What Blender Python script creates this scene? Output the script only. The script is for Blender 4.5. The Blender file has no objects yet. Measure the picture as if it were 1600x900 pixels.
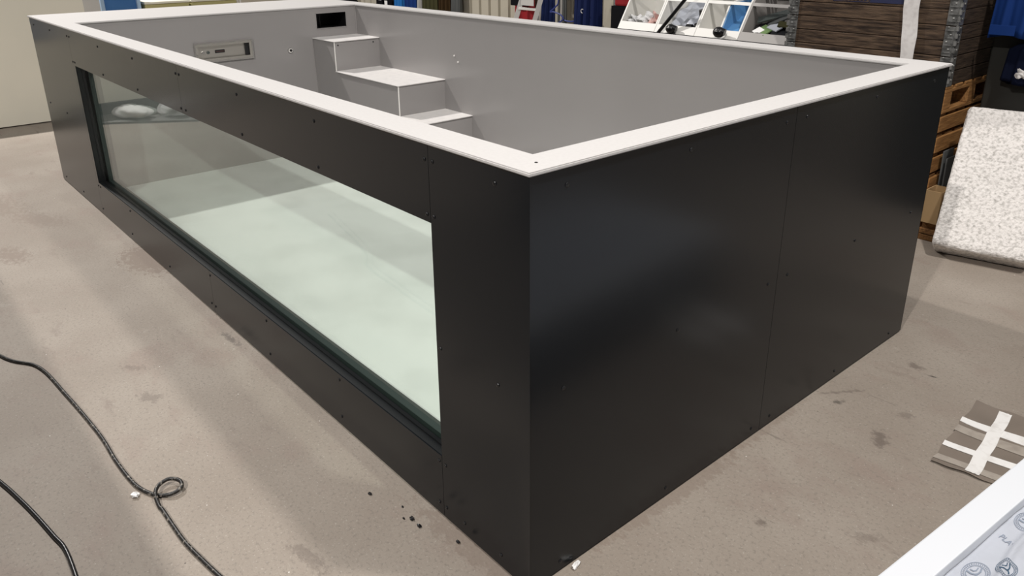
import bpy, bmesh, math, random
from mathutils import Vector, Matrix, Euler
random.seed(7)
S = bpy.context.scene
COL = S.collection
PI = math.pi

# ------------------------------------------------------------------ materials
def mat(name, col, rough=.5, metal=0., spec=.5, noise=None, bump=None, coat=0.):
    """noise=(scale, col2, lo, hi[, stretch]); bump=(scale, strength)"""
    m = bpy.data.materials.new(name); m.use_nodes = True
    nt = m.node_tree; b = nt.nodes['Principled BSDF']
    b.inputs['Base Color'].default_value = (*col, 1)
    b.inputs['Roughness'].default_value = rough
    b.inputs['Metallic'].default_value = metal
    b.inputs['Specular IOR Level'].default_value = spec
    b.inputs['Coat Weight'].default_value = coat
    tc = nt.nodes.new('ShaderNodeTexCoord')
    def vec(st):
        mp = nt.nodes.new('ShaderNodeMapping'); nt.links.new(tc.outputs['Object'], mp.inputs['Vector'])
        mp.inputs['Scale'].default_value = st
        return mp.outputs['Vector']
    if noise:
        sc, c2, lo, hi = noise[:4]; st = noise[4] if len(noise) > 4 else (1, 1, 1)
        n = nt.nodes.new('ShaderNodeTexNoise'); n.inputs['Scale'].default_value = sc; n.inputs['Detail'].default_value = 6
        nt.links.new(vec(st), n.inputs['Vector'])
        r = nt.nodes.new('ShaderNodeMapRange'); r.inputs['From Min'].default_value = lo; r.inputs['From Max'].default_value = hi
        nt.links.new(n.outputs['Fac'], r.inputs['Value'])
        mx = nt.nodes.new('ShaderNodeMix'); mx.data_type = 'RGBA'
        mx.inputs['A'].default_value = (*col, 1); mx.inputs['B'].default_value = (*c2, 1)
        nt.links.new(r.outputs['Result'], mx.inputs['Factor'])
        nt.links.new(mx.outputs['Result'], b.inputs['Base Color'])
    if bump:
        n = nt.nodes.new('ShaderNodeTexNoise'); n.inputs['Scale'].default_value = bump[0]; n.inputs['Detail'].default_value = 5
        nt.links.new(vec(bump[2] if len(bump) > 2 else (1, 1, 1)), n.inputs['Vector'])
        bp = nt.nodes.new('ShaderNodeBump'); bp.inputs['Strength'].default_value = bump[1]
        bp.inputs['Distance'].default_value = .01
        nt.links.new(n.outputs['Fac'], bp.inputs['Height']); nt.links.new(bp.outputs['Normal'], b.inputs['Normal'])
    return m

def glass_mat(name, tint, ior=1.5):
    m = bpy.data.materials.new(name); m.use_nodes = True
    nt = m.node_tree; nt.nodes.clear()
    out = nt.nodes.new('ShaderNodeOutputMaterial'); mix = nt.nodes.new('ShaderNodeMixShader')
    tr = nt.nodes.new('ShaderNodeBsdfTransparent'); tr.inputs['Color'].default_value = (*tint, 1)
    gl = nt.nodes.new('ShaderNodeBsdfGlossy'); gl.inputs['Roughness'].default_value = 0.0
    fr = nt.nodes.new('ShaderNodeFresnel'); geo = nt.nodes.new('ShaderNodeNewGeometry')
    mr = nt.nodes.new('ShaderNodeMapRange')
    mr.inputs['To Min'].default_value = ior; mr.inputs['To Max'].default_value = 1 / ior
    nt.links.new(geo.outputs['Backfacing'], mr.inputs['Value']); nt.links.new(mr.outputs['Result'], fr.inputs['IOR'])
    nt.links.new(fr.outputs['Fac'], mix.inputs['Fac']); nt.links.new(tr.outputs['BSDF'], mix.inputs[1])
    nt.links.new(gl.outputs['BSDF'], mix.inputs[2]); nt.links.new(mix.outputs['Shader'], out.inputs['Surface'])
    return m

def concrete_mat():
    m = bpy.data.materials.new('worn_concrete'); m.use_nodes = True
    nt = m.node_tree; L = nt.links; b = nt.nodes['Principled BSDF']
    tc = nt.nodes.new('ShaderNodeTexCoord')
    def noise(sc, det=6, rough=.55, st=None):
        n = nt.nodes.new('ShaderNodeTexNoise'); n.inputs['Scale'].default_value = sc
        n.inputs['Detail'].default_value = det; n.inputs['Roughness'].default_value = rough
        if st:
            mp = nt.nodes.new('ShaderNodeMapping'); mp.inputs['Scale'].default_value = st[:3]
            mp.inputs['Rotation'].default_value = (0, 0, st[3]); L.new(tc.outputs['Object'], mp.inputs['Vector'])
            L.new(mp.outputs['Vector'], n.inputs['Vector'])
        else: L.new(tc.outputs['Object'], n.inputs['Vector'])
        return n.outputs['Fac']
    def rng(v, lo, hi, a=0., c=1.):
        r = nt.nodes.new('ShaderNodeMapRange'); r.interpolation_type = 'SMOOTHSTEP'
        for k, x in (('From Min', lo), ('From Max', hi), ('To Min', a), ('To Max', c)): r.inputs[k].default_value = x
        L.new(v, r.inputs['Value']); return r.outputs['Result']
    def mix(a, c, f):
        x = nt.nodes.new('ShaderNodeMix'); x.data_type = 'RGBA'
        if isinstance(a, tuple): x.inputs['A'].default_value = (*a, 1)
        else: L.new(a, x.inputs['A'])
        if isinstance(c, tuple): x.inputs['B'].default_value = (*c, 1)
        else: L.new(c, x.inputs['B'])
        L.new(f, x.inputs['Factor']); return x.outputs['Result']
    c = mix((.262, .224, .186), (.312, .273, .231), rng(noise(1.3), .35, .65))
    c = mix(c, (.262, .212, .178), rng(noise(1.9, 5, .65, (1, 1.7, 1, .6)), .50, .68, 0, .85))
    c = mix(c, (.225, .185, .155), rng(noise(4.5, 6, .7, (.6, 1.6, 1, .3)), .59, .70, 0, .7))
    c = mix(c, (.42, .385, .335), rng(noise(3.7, 6, .7), .63, .75, 0, .5))
    # fine aggregate
    c = mix(c, (.19, .165, .14), rng(noise(85, 3, .7), .52, .66, 0, .62))
    c = mix(c, (.47, .44, .39), rng(noise(120, 2, .6), .60, .74, 0, .45))
    # faint hairline scuffs
    c = mix(c, (.12, .10, .085), rng(noise(2.6, 9, .62, (.5, 4, 1, -.9)), .665, .70, 0, .5))
    # white chips
    def specks(sc, r0, col, c0, amt=.9):
        v = nt.nodes.new('ShaderNodeTexVoronoi'); v.inputs['Scale'].default_value = sc; v.inputs['Randomness'].default_value = 1
        L.new(tc.outputs['Object'], v.inputs['Vector'])
        sep = nt.nodes.new('ShaderNodeSeparateColor'); L.new(v.outputs['Color'], sep.inputs['Color'])
        pick = rng(sep.outputs['Red'], .80, .81)
        d = rng(v.outputs['Distance'], r0 * .6, r0, amt, 0)
        mm = nt.nodes.new('ShaderNodeMath'); mm.operation = 'MULTIPLY'; L.new(pick, mm.inputs[0]); L.new(d, mm.inputs[1])
        return mix(c0, col, mm.outputs[0])
    c = specks(16, .045, (.75, .73, .68), c)
    c = specks(11, .04, (.07, .06, .05), c)
    wob = noise(24, 7, .72, (1, 1.6, 1, .4))
    def blotch(c0, x, y, rx, ry, rot, col, amt, soft=.7):
        """one stain with a ragged outline at a fixed place on the floor"""
        mp = nt.nodes.new('ShaderNodeMapping'); mp.vector_type = 'TEXTURE'
        mp.inputs['Location'].default_value = (x, y, 0); mp.inputs['Rotation'].default_value = (0, 0, rot); mp.inputs['Scale'].default_value = (rx, ry, 1)
        L.new(tc.outputs['Object'], mp.inputs['Vector'])
        ln = nt.nodes.new('ShaderNodeVectorMath'); ln.operation = 'LENGTH'; L.new(mp.outputs['Vector'], ln.inputs[0])
        ad = nt.nodes.new('ShaderNodeMath'); ad.operation = 'MULTIPLY_ADD'; L.new(wob, ad.inputs[0]); ad.inputs[1].default_value = 3.6; ad.inputs[2].default_value = -1.8
        sm = nt.nodes.new('ShaderNodeMath'); sm.operation = 'ADD'; L.new(ln.outputs['Value'], sm.inputs[0]); L.new(ad.outputs[0], sm.inputs[1])
        return mix(c0, col, rng(sm.outputs[0], 1 - soft, 1.0, amt, 0))
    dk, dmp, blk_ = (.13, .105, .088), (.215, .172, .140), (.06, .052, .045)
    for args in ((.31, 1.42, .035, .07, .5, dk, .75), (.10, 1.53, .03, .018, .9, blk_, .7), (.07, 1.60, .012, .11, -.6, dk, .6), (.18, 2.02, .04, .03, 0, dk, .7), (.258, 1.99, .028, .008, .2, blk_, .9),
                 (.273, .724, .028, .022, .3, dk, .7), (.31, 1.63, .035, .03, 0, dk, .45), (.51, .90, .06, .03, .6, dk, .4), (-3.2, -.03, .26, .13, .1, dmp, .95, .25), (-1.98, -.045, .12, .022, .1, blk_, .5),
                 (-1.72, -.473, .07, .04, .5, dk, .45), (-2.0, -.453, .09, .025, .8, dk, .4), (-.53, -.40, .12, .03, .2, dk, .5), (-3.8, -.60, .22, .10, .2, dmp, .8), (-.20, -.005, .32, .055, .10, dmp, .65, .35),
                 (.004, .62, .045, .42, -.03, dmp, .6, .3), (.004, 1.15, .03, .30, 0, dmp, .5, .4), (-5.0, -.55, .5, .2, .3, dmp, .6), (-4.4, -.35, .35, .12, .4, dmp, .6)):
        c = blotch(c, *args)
    L.new(c, b.inputs['Base Color'])
    b.inputs['Roughness'].default_value = .62; b.inputs['Specular IOR Level'].default_value = .35
    bp = nt.nodes.new('ShaderNodeBump'); bp.inputs['Strength'].default_value = .25; bp.inputs['Distance'].default_value = .004
    L.new(noise(70, 4, .6), bp.inputs['Height']); L.new(bp.outputs['Normal'], b.inputs['Normal'])
    return m

def wood_mat(name, c1, c2, st, rough=.75, sc=9):
    return mat(name, c1, rough, 0, .25, noise=(sc, c2, .35, .68, st), bump=(sc * 3, .35, st))

M = {}
M['concrete'] = concrete_mat()
M['clad'] = mat('anthracite_sheet', (.0050, .0066, .0088), .22, 0, .34, bump=(1.1, .06))
M['clad_edge'] = mat('black_screw', (.006, .006, .007), .35)
M['rim'] = mat('pale_grey_plastic', (.57, .557, .545), .55, 0, .35, noise=(90, (.55, .537, .525), .4, .62, (1, 1, 1)))
M['shell'] = mat('grey_plastic', (.285, .273, .268), .22, 0, .5, noise=(1.2, (.298, .286, .280), .35, .65))
M['tread'] = mat('white_tread', (.72, .70, .68), .45, 0, .4, noise=(24, (.66, .645, .63), .4, .65))
M['liner'] = mat('pale_floor_liner', (.70, .70, .68), .4, 0, .4, noise=(3, (.62, .62, .60), .45, .7))
M['weld'] = mat('white_weld', (.80, .78, .75), .5)
M['reveal'] = mat('black_reveal', (.006, .007, .008), .38)
M['gasket'] = mat('dark_gasket', (.062, .075, .072), .3)
M['glass'] = glass_mat('window_glass', (.90, .955, .925))
M['steel'] = mat('brushed_steel', (.52, .50, .46), .32, .85, .5, bump=(60, .1, (1, 12, 1)))
M['chrome'] = mat('chrome', (.7, .7, .68), .12, 1.)
M['black'] = mat('black_plastic', (.008, .008, .009), .3)
M['darknavy'] = mat('dark_navy_cloth', (.004, .006, .018), .9, 0, .1)
M['blackmatt'] = mat('black_fabric', (.006, .006, .008), .9, 0, .1)
M['cream'] = mat('cream_panel', (.80, .76, .64), .35, 0, .45, noise=(2, (.77, .735, .62), .4, .7))
M['creamw'] = mat('cream_wall', (.43, .40, .33), .5, 0, .35)
M['greyp'] = mat('pale_grey_sheet', (.52, .51, .49), .5)
M['blue'] = mat('blue_plastic', (.055, .19, .50), .35, noise=(3, (.075, .235, .55), .4, .7))
M['blueL'] = mat('light_blue_frame', (.42, .60, .82), .4)
M['bluegrey'] = mat('grey_blue_sheet', (.20, .25, .34), .45)
M['yellow'] = mat('pale_yellow_plastic', (.46, .43, .20), .45)
M['lid'] = mat('white_lid', (.80, .79, .68), .4)
M['white'] = mat('white_plastic', (.80, .80, .79), .35)
M['whitebin'] = mat('white_board', (.74, .73, .69), .45)
M['greybin'] = mat('grey_board', (.30, .285, .27), .45)
M['blueboard'] = mat('blue_board', (.10, .26, .50), .4)
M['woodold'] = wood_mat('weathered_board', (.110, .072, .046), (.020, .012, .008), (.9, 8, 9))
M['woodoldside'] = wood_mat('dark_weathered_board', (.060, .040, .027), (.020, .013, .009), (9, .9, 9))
M['pallet'] = wood_mat('orange_pine', (.34, .175, .062), (.17, .078, .026), (9, .8, 9), .7)
M['pallet2'] = wood_mat('dark_pine', (.23, .115, .042), (.10, .046, .016), (9, .8, 9), .75)
M['galv'] = mat('galvanised_steel', (.30, .30, .29), .42, .7, .5, noise=(25, (.14, .14, .135), .45, .6))
M['foam'] = mat('speckled_foam', (.76, .73, .70), .95, 0, .1, noise=(62, (.40, .385, .36), .46, .74), bump=(80, .7))
M['card'] = mat('cardboard', (.40, .27, .14), .8, 0, .2)
M['strap'] = mat('white_webbing', (.70, .68, .66), .8, 0, .2, noise=(30, (.60, .575, .56), .45, .65))
M['navy'] = mat('navy_cloth', (.006, .013, .06), .85, 0, .15)
M['royal'] = mat('royal_blue_cloth', (.007, .032, .15), .8, 0, .15)
M['sky'] = mat('bright_blue_cloth', (.02, .15, .42), .8, 0, .15)
M['olive'] = mat('olive_cloth', (.050, .048, .022), .9, 0, .1)
M['brown'] = mat('brown_cloth', (.035, .020, .008), .9, 0, .1)
M['red'] = mat('red_cloth', (.27, .010, .016), .65, 0, .3)
M['greycloth'] = mat('grey_cloth', (.10, .105, .105), .9, 0, .1)
M['alu'] = mat('aluminium', (.74, .73, .71), .35, .35)
M['bluecable'] = mat('blue_cable', (.02, .04, .22), .4)
M['cable'] = mat('braided_black_cable', (.012, .011, .010), .45, noise=(75, (.20, .18, .15), .56, .66))
M['film'] = mat('crumpled_film', (.49, .515, .57), .22, 0, .5, bump=(7, .5))
M['print'] = mat('pale_blue_print', (.26, .30, .37), .4)
M['print2'] = mat('dark_blue_print', (.05, .10, .16), .4)
M['framew'] = mat('white_profile', (.74, .765, .80), .3)
M['mat'] = mat('grey_brown_sheet', (.205, .170, .140), .45, noise=(6, (.165, .137, .112), .4, .7))
M['matpale'] = mat('worn_pale_stripe', (.36, .32, .275), .55, noise=(20, (.28, .245, .21), .45, .65))
M['tape'] = mat('white_tape', (.80, .79, .77), .5, noise=(30, (.68, .66, .63), .5, .7))
M['cab'] = mat('dark_grey_metal', (.040, .040, .036), .35, .3)
M['hood'] = mat('grey_post', (.16, .16, .155), .6)
M['bag'] = mat('white_bag', (.80, .80, .78), .6)
M['darkbox'] = mat('dark_grey_box', (.05, .055, .055), .6)
M['clear'] = mat('crumpled_clear_film', (.66, .66, .66), .12, 0, .8)
M['pink'] = mat('pinkish_film', (.62, .40, .36), .3)
M['green'] = mat('green_card', (.12, .20, .07), .6)
M['ink'] = mat('dark_blue_label', (.012, .016, .06), .7)

# ------------------------------------------------------------------ mesh helpers
def box(bm, x0, x1, y0, y1, z0, z1, bevel=0., seg=2, M4=None):
    g = bmesh.ops.create_cube(bm, size=1)['verts']
    mt = Matrix.Translation(((x0 + x1) / 2, (y0 + y1) / 2, (z0 + z1) / 2)) @ Matrix.Diagonal((abs(x1 - x0), abs(y1 - y0), abs(z1 - z0), 1))
    if M4 is not None: mt = M4 @ mt
    bmesh.ops.transform(bm, matrix=mt, verts=g)
    if bevel:
        es = list({e for v in g for e in v.link_edges})
        bmesh.ops.bevel(bm, geom=es, offset=bevel, segments=seg, profile=.6, affect='EDGES')
    return bm
def B(*a, **k): return box(bmesh.new(), *a, **k)
def cyl(bm, p, q, r, n=16, r2=None):
    p, q = Vector(p), Vector(q); d = q - p
    mt = Matrix.Translation((p + q) / 2) @ d.to_track_quat('Z', 'Y').to_matrix().to_4x4()
    bmesh.ops.create_cone(bm, cap_ends=True, segments=n, radius1=r, radius2=r if r2 is None else r2, depth=d.length, matrix=mt)
    return bm
def dome(bm, c, axis, r, h):
    """screw head: a low dome on a short rim"""
    q = Vector(axis).to_track_quat('Z', 'Y').to_matrix().to_4x4()
    rings = [(r, 0), (r, h * .35), (r * .78, h * .75), (r * .4, h)]
    vs = []
    for rr, hh in rings:
        vs.append([bm.verts.new(Vector(c) + (q @ Vector((rr * math.cos(a * PI / 5), rr * math.sin(a * PI / 5), hh)))) for a in range(10)])
    for k in range(3):
        for i in range(10):
            bm.faces.new((vs[k][i], vs[k][(i + 1) % 10], vs[k + 1][(i + 1) % 10], vs[k + 1][i]))
    bm.faces.new(vs[3]); bm.faces.new(vs[0][::-1])
    return bm
def spline(pts, n=10):
    P = [Vector(p) for p in pts]; out = []
    for i in range(len(P) - 1):
        a = P[max(i - 1, 0)]; b = P[i]; c = P[i + 1]; d = P[min(i + 2, len(P) - 1)]
        for k in range(n):
            t = k / n
            out.append(.5 * ((2 * b) + (c - a) * t + (2 * a - 5 * b + 4 * c - d) * t * t + (3 * b - a - 3 * c + d) * t ** 3))
    out.append(P[-1]); return out
def tube(bm, pts, r, n=8):
    rings = []; up = Vector((0, 0, 1))
    for i, p in enumerate(pts):
        t = (pts[min(i + 1, len(pts) - 1)] - pts[max(i - 1, 0)]).normalized()
        s = t.cross(up); s = s.normalized() if s.length > 1e-4 else Vector((1, 0, 0)); u = s.cross(t)
        rings.append([bm.verts.new(p + r * (math.cos(2 * PI * k / n) * s + math.sin(2 * PI * k / n) * u)) for k in range(n)])
    for a, b in zip(rings, rings[1:]):
        for k in range(n): bm.faces.new((a[k], a[(k + 1) % n], b[(k + 1) % n], b[k]))
    bm.faces.new(rings[0][::-1]); bm.faces.new(rings[-1]); return bm
def prism(bm, poly, axis, a, b):
    """poly: 2-D points; extruded along axis (0,1,2) from a to b; poly gives the other two coordinates in order"""
    def P(p, t):
        v = list(p); v.insert(axis, t); return Vector(v)
    lo = [bm.verts.new(P(p, a)) for p in poly]; hi = [bm.verts.new(P(p, b)) for p in poly]
    n = len(poly)
    bm.faces.new(lo[::-1]); bm.faces.new(hi)
    for i in range(n): bm.faces.new((lo[i], lo[(i + 1) % n], hi[(i + 1) % n], hi[i]))
    bmesh.ops.recalc_face_normals(bm, faces=bm.faces[:]); return bm
def plate_hole(bm, axis, a, b, outer, holes):
    """plate from a to b along axis, with rectangular holes (u0,u1,v0,v1); cut into strips along u"""
    us = sorted({outer[0], outer[1], *[h[0] for h in holes], *[h[1] for h in holes]})
    for u0, u1 in zip(us, us[1:]):
        um = (u0 + u1) / 2; hs = sorted([h for h in holes if h[0] < um < h[1]], key=lambda h: h[2]); v = outer[2]
        spans = []
        for h in hs: spans.append((v, h[2])); v = h[3]
        spans.append((v, outer[3]))
        for v0, v1 in spans:
            r = [(u0, u1), (v0, v1)]; r.insert(axis, (a, b))
            box(bm, r[0][0], r[0][1], r[1][0], r[1][1], r[2][0], r[2][1])
    bmesh.ops.remove_doubles(bm, verts=bm.verts[:], dist=1e-5); return bm
def sheet(nx, ny, f, thick=.004, closed=False):
    """grid surface f(u,v)->Vector, given a thickness"""
    bm = bmesh.new()
    g = [[bm.verts.new(f(i / (nx - 1), j / (ny - 1))) for i in range(nx)] for j in range(ny)]
    for j in range(ny - 1):
        for i in range(nx - 1):
            bm.faces.new((g[j][i], g[j][i + 1], g[j + 1][i + 1], g[j + 1][i]))
    bmesh.ops.recalc_face_normals(bm, faces=bm.faces[:])
    if thick: bmesh.ops.solidify(bm, geom=bm.faces[:], thickness=thick)
    return bm
def lump(bm, c, rx, ry, rz, amp=.25, seed=0, sub=3):
    r = random.Random(seed); ph = [(r.uniform(2, 7), r.uniform(2, 7), r.uniform(2, 7), r.uniform(0, 6)) for _ in range(6)]
    g = bmesh.ops.create_icosphere(bm, subdivisions=sub, radius=1)['verts']
    for v in g:
        d = v.co.normalized(); k = 1 + amp * sum(math.sin(d.x * a + d.y * b + d.z * cc + p) for a, b, cc, p in ph) / 3
        v.co = Vector((c[0] + d.x * k * rx, c[1] + d.y * k * ry, c[2] + max(d.z, -.75) * k * rz))
    return bm

# ------------------------------------------------------------------ object helpers
def link_mesh(name, bm, m, smooth=False):
    me = bpy.data.meshes.new(name); bm.normal_update(); bm.to_mesh(me); bm.free()
    if isinstance(m, str): m = M[m]
    me.materials.append(m)
    if smooth:
        for p in me.polygons: p.use_smooth = True
    o = bpy.data.objects.new(name, me); COL.objects.link(o); return o
def setp(o, label, cat, group=None):
    o['label'] = label; o['category'] = cat
    if group: o['group'] = group
    return o
ORG = {}
def thing(name, label, cat, loc, group=None, rot=None):
    o = bpy.data.objects.new(name, None); COL.objects.link(o); o.location = loc
    o.empty_display_size = .1
    if rot: o.rotation_euler = rot
    ORG[o.name] = Vector(loc)
    return setp(o, label, cat, group)
def part(name, bm, m, parent, world=True, smooth=False, label=None):
    """world=True: the mesh is given in room coordinates"""
    if world:
        r = parent
        while r.parent: r = r.parent
        bmesh.ops.translate(bm, vec=-ORG[r.name], verts=bm.verts[:])
    o = link_mesh(name, bm, m, smooth); o.parent = parent
    if label: o['label'] = label
    return o
def solo(name, bm, m, label, cat, group=None, smooth=False):
    """a thing that is one mesh; its origin goes to its base"""
    xs = [v.co.copy() for v in bm.verts]; c = sum(xs, Vector()) / len(xs); c.z = min(v.z for v in xs)
    bmesh.ops.translate(bm, vec=-c, verts=bm.verts[:])
    o = link_mesh(name, bm, m, smooth); o.location = c
    return setp(o, label, cat, group)
def struct(name, bm, m, parent=None):
    o = link_mesh(name, bm, m); o['kind'] = 'structure'; return o

# ------------------------------------------------------------------ the setting
struct('floor', B(-13, 5, -6.5, 6.8, -.12, 0), 'concrete')
# profiled back wall: one corrugated skin
bm = bmesh.new(); prof = []
x = -13.0
while x < 5:
    prof += [(x, 6.60), (x + .17, 6.60), (x + .185, 6.635), (x + .215, 6.635)]; x += .23
poly = prof + [(5.0, 6.72), (-13.0, 6.72)]
prism(bm, [(p[0], p[1]) for p in poly], 2, 0, 3.2)
struct('wall_back', bm, 'creamw')
struct('wall_left', B(-7.72, -7.60, -6.0, .885, 0.012, 1.25), 'cream')
struct('wall_far', B(-12.2, -12.0, -2.0, 6.6, 0, 3.2), 'creamw')
struct('added_shadow_wall', B(-2.2, .15, -2.25, -1.95, 0, 1.75), mat('dull_navy_blocker', (.018, .026, .045), .6))  # unseen block, added to cast the shadow edge on the left floor

# ------------------------------------------------------------------ the swimming pool
L, W, H = 5.30, 2.28, 1.20
IX0, IX1, IY0, IY1 = -4.468, -.108, .109, 2.148          # rim opening
WIN = (-4.17, -.394, .23, .982)                            # window cut-out x0,x1,z0,z1
pool = thing('swimming_pool', 'large empty swimming pool shell with black cladding, pale rim and long window', 'swimming pool', (-L / 2, W / 2, 0))
P = pool
# rim: four mitred boards in one ring
bm = bmesh.new(); o_ = .009; zt, zb = H + .011, H
out = [(-L - o_, -o_), (o_, -o_), (o_, W + o_), (-L - o_, W + o_)]
inn = [(IX0, IY0), (IX1, IY0), (IX1, IY1), (IX0, IY1)]
def ring(z): return [bm.verts.new((*p, z)) for p in out], [bm.verts.new((*p, z)) for p in inn]
to, ti = ring(zt); bo, bi = ring(zb)
for i in range(4):
    j = (i + 1) % 4
    bm.faces.new((to[i], to[j], ti[j], ti[i])); bm.faces.new((bo[j], bo[i], bi[i], bi[j]))
    bm.faces.new((bo[i], bo[j], to[j], to[i])); bm.faces.new((ti[i], ti[j], bi[j], bi[i]))
bmesh.ops.bevel(bm, geom=[e for e in bm.edges if len({round(v.co.z, 4) for v in e.verts}) == 1 and
                          not ({v for v in e.verts} & set(to + bo) and {v for v in e.verts} & set(ti + bi))],
                offset=.003, segments=2, affect='EDGES')
rim = part('rim', bm, 'rim', P)
bm = bmesh.new(); cyl(bm, (-.045, .062, zt - .001), (-.045, .062, zt + .0012), .004, 12)
part('drain_hole', bm, 'black', rim)
# interior shell
WO = .008
SKIM = (1.805, 2.064, 1.045, 1.157); CTRL = (.855, 1.245, .893, .995)
bm = bmesh.new()
box(bm, IX0 - WO, IX1 + WO, IY1 + WO, IY1 + .05, .05, H)
box(bm, IX1 + WO, IX1 + .06, IY0 - WO, IY1 + .05, .05, H)
plate_hole(bm, 0, IX0 - .03, IX0 - WO, (IY0 - .03, IY1 + .05, .05, H), [SKIM, CTRL])
plate_hole(bm, 1, IY0 - .02, IY0 - WO, (IX0 - .03, IX1 + .06, .05, H), [WIN])
shell = part('shell', bm, 'shell', P)
part('pool_floor', B(IX0 - WO, IX1 + WO, IY0 - WO, IY1 + WO, .05, .08), 'liner', P, label='pale floor inside the pool')
# skimmer mouth: black recessed box in the end wall
xs = IX0 - WO
bm = bmesh.new(); y0, y1, z0, z1 = SKIM
box(bm, xs - .26, xs - .25, y0 - .01, y1 + .01, z0 - .06, z1 + .01)
box(bm, xs - .25, xs - .002, y0 - .01, y0, z0 - .06, z1 + .01); box(bm, xs - .25, xs - .002, y1, y1 + .01, z0 - .06, z1 + .01)
box(bm, xs - .25, xs - .002, y0, y1, z0 - .01, z0); box(bm, xs - .25, xs - .002, y0, y1, z1, z1 + .01)
sk = part('skimmer', bm, 'black', P, label='black skimmer opening in the end wall')
bm = bmesh.new(); f = .006
box(bm, xs, xs + .003, y0 - f, y1 + f, z1, z1 + f, .001); box(bm, xs, xs + .003, y0 - f, y1 + f, z0 - f, z0, .001)
box(bm, xs, xs + .003, y0 - f, y0, z0, z1, .001); box(bm, xs, xs + .003, y1, y1 + f, z0, z1, .001)
part('skimmer_frame', bm, 'shell', sk)
part('skimmer_flap', B(xs - .10, xs - .09, y0 + .075, y0 + .078, z0, z1 - .01), 'black', sk)
# control panel: steel bezel, recessed plate, two buttons, dark slot
y0, y1, z0, z1 = .838, 1.262, .877, 1.011
bm = bmesh.new(); b_ = .022
cp = thing_bm = plate_hole(bm, 0, xs, xs + .010, (y0, y1, z0, z1), [(y0 + b_, y1 - b_, z0 + b_, z1 - b_)])
ctrl = part('control_panel', bm, 'steel', P, label='stainless control panel recessed in the end wall')
bm = bmesh.new()
plate_hole(bm, 0, xs + .010, xs + .013, (y0 - .004, y1 + .004, z0 - .004, z1 + .004), [(y0 + .006, y1 - .006, z0 + .006, z1 - .006)])
part('bezel', bm, 'chrome', ctrl)
part('face_plate', B(xs - .022, xs - .016, y0 + .01, y1 - .01, z0 + .01, z1 - .01), 'steel', ctrl)
for yy, rr, mm in ((y0 + .062, .013, 'chrome'), (y0 + .100, .012, 'gasket')):
    bm = bmesh.new(); cyl(bm, (xs - .018, yy, .942), (xs - .006, yy, .942), rr, 16, rr * .8)
    part('button', bm, mm, ctrl)
bm = bmesh.new(); cyl(bm, (xs + .009, y0 + .012, .93), (xs + .014, y0 + .012, .93), .006, 10); part('button', bm, 'chrome', ctrl)
part('display', B(xs - .018, xs - .012, y0 + .150, y0 + .222, .932, .955, .003), 'black', ctrl)
part('display_strip', B(xs - .0125, xs - .011, y0 + .156, y0 + .216, .941, .946), mat('dull_red_glass', (.10, .05, .045), .3), ctrl)
part('light_slot', B(xs - .018, xs - .002, y1 - .05, y1 - .024, z0 + .024, z1 - .024), 'black', ctrl)
# nozzle
bm = bmesh.new(); cyl(bm, (xs, 1.561, .90), (xs + .010, 1.561, .90), .021, 24, .017)
nz = part('nozzle', bm, 'chrome', P, label='chrome inlet nozzle in the end wall')
bm = bmesh.new(); cyl(bm, (xs + .008, 1.564, .90), (xs + .013, 1.564, .90), .010, 16); part('jet_eye', bm, 'black', nz)
for xx, zz in ((-3.162, .934), (-3.12, .895)):
    bm = bmesh.new(); cyl(bm, (xx, IY1 + WO, zz), (xx, IY1 + .003, zz), .006, 12); part('wall_fitting', bm, 'weld', P)
# corner weld
bm = bmesh.new(); cyl(bm, (IX0 - WO + .002, IY1 + WO - .002, .98), (IX0 - WO + .002, IY1 + WO - .002, H), .006, 8)
part('corner_weld', bm, 'shell', P)
# steps
SY = 1.765
edges = [(-4.145, .979), (-3.290, .757), (-2.982, .544), (-2.660, .325)]
xprev = IX0 - WO
for i, (xe, zz) in enumerate(edges):
    st = part('step', B(xprev, xe, SY, IY1 + WO, .08, zz - .006), 'shell', P)
    x0 = xprev if i == 0 else xprev - .0
    part('tread', B(x0, xe + .010, SY - .010, IY1 + WO, zz - .006, zz, .0015), 'tread', st, label='white tread')
    bm = bmesh.new(); zlow = edges[i + 1][1] if i < 3 else .08
    cyl(bm, (xe, SY, max(zlow, .08)), (xe, SY, zz - .006), .0045, 8)
    part('weld_bead', bm, 'weld', st)
    if i == 0:
        for yy in (SY + .03, IY1 - .045):
            part('screw', dome(bmesh.new(), (xe, yy, zz - .032), (1, 0, 0), .006, .003), 'black', st)
    xprev = xe
# underframe/core between cladding and shell, seen in the window reveal
x0, x1, z0, z1 = WIN
bm = bmesh.new(); ya, yb = .0035, .030
r = .008
plate_hole(bm, 1, ya, yb, (x0 - .03, x1 + .03, z0 - .03, z1 + .03), [(x0 + .001, x1 - .001, z0 + .001, z1 - .001)])
part('window_reveal', bm, 'reveal', P)
bm = bmesh.new(); plate_hole(bm, 1, .030, .0445, (x0 - .03, x1 + .03, z0 - .03, z1 + .03), [(x0 + .004, x1 - .004, z0 + .006, z1 - .004)])
part('window_gasket', bm, 'black', P)
bm = bmesh.new(); plate_hole(bm, 1, .064, .1005, (x0 - .03, x1 + .03, z0 - .03, z1 + .03), [(x0 + .002, x1 - .002, z0 + .002, z1 - .002)])
part('window_frame', bm, 'gasket', P)
part('window_pane', B(x0 - .025, x1 + .025, .045, .063, z0 - .025, z1 + .025), 'glass', P, label='long clear glass pane with a greenish tint')
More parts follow.
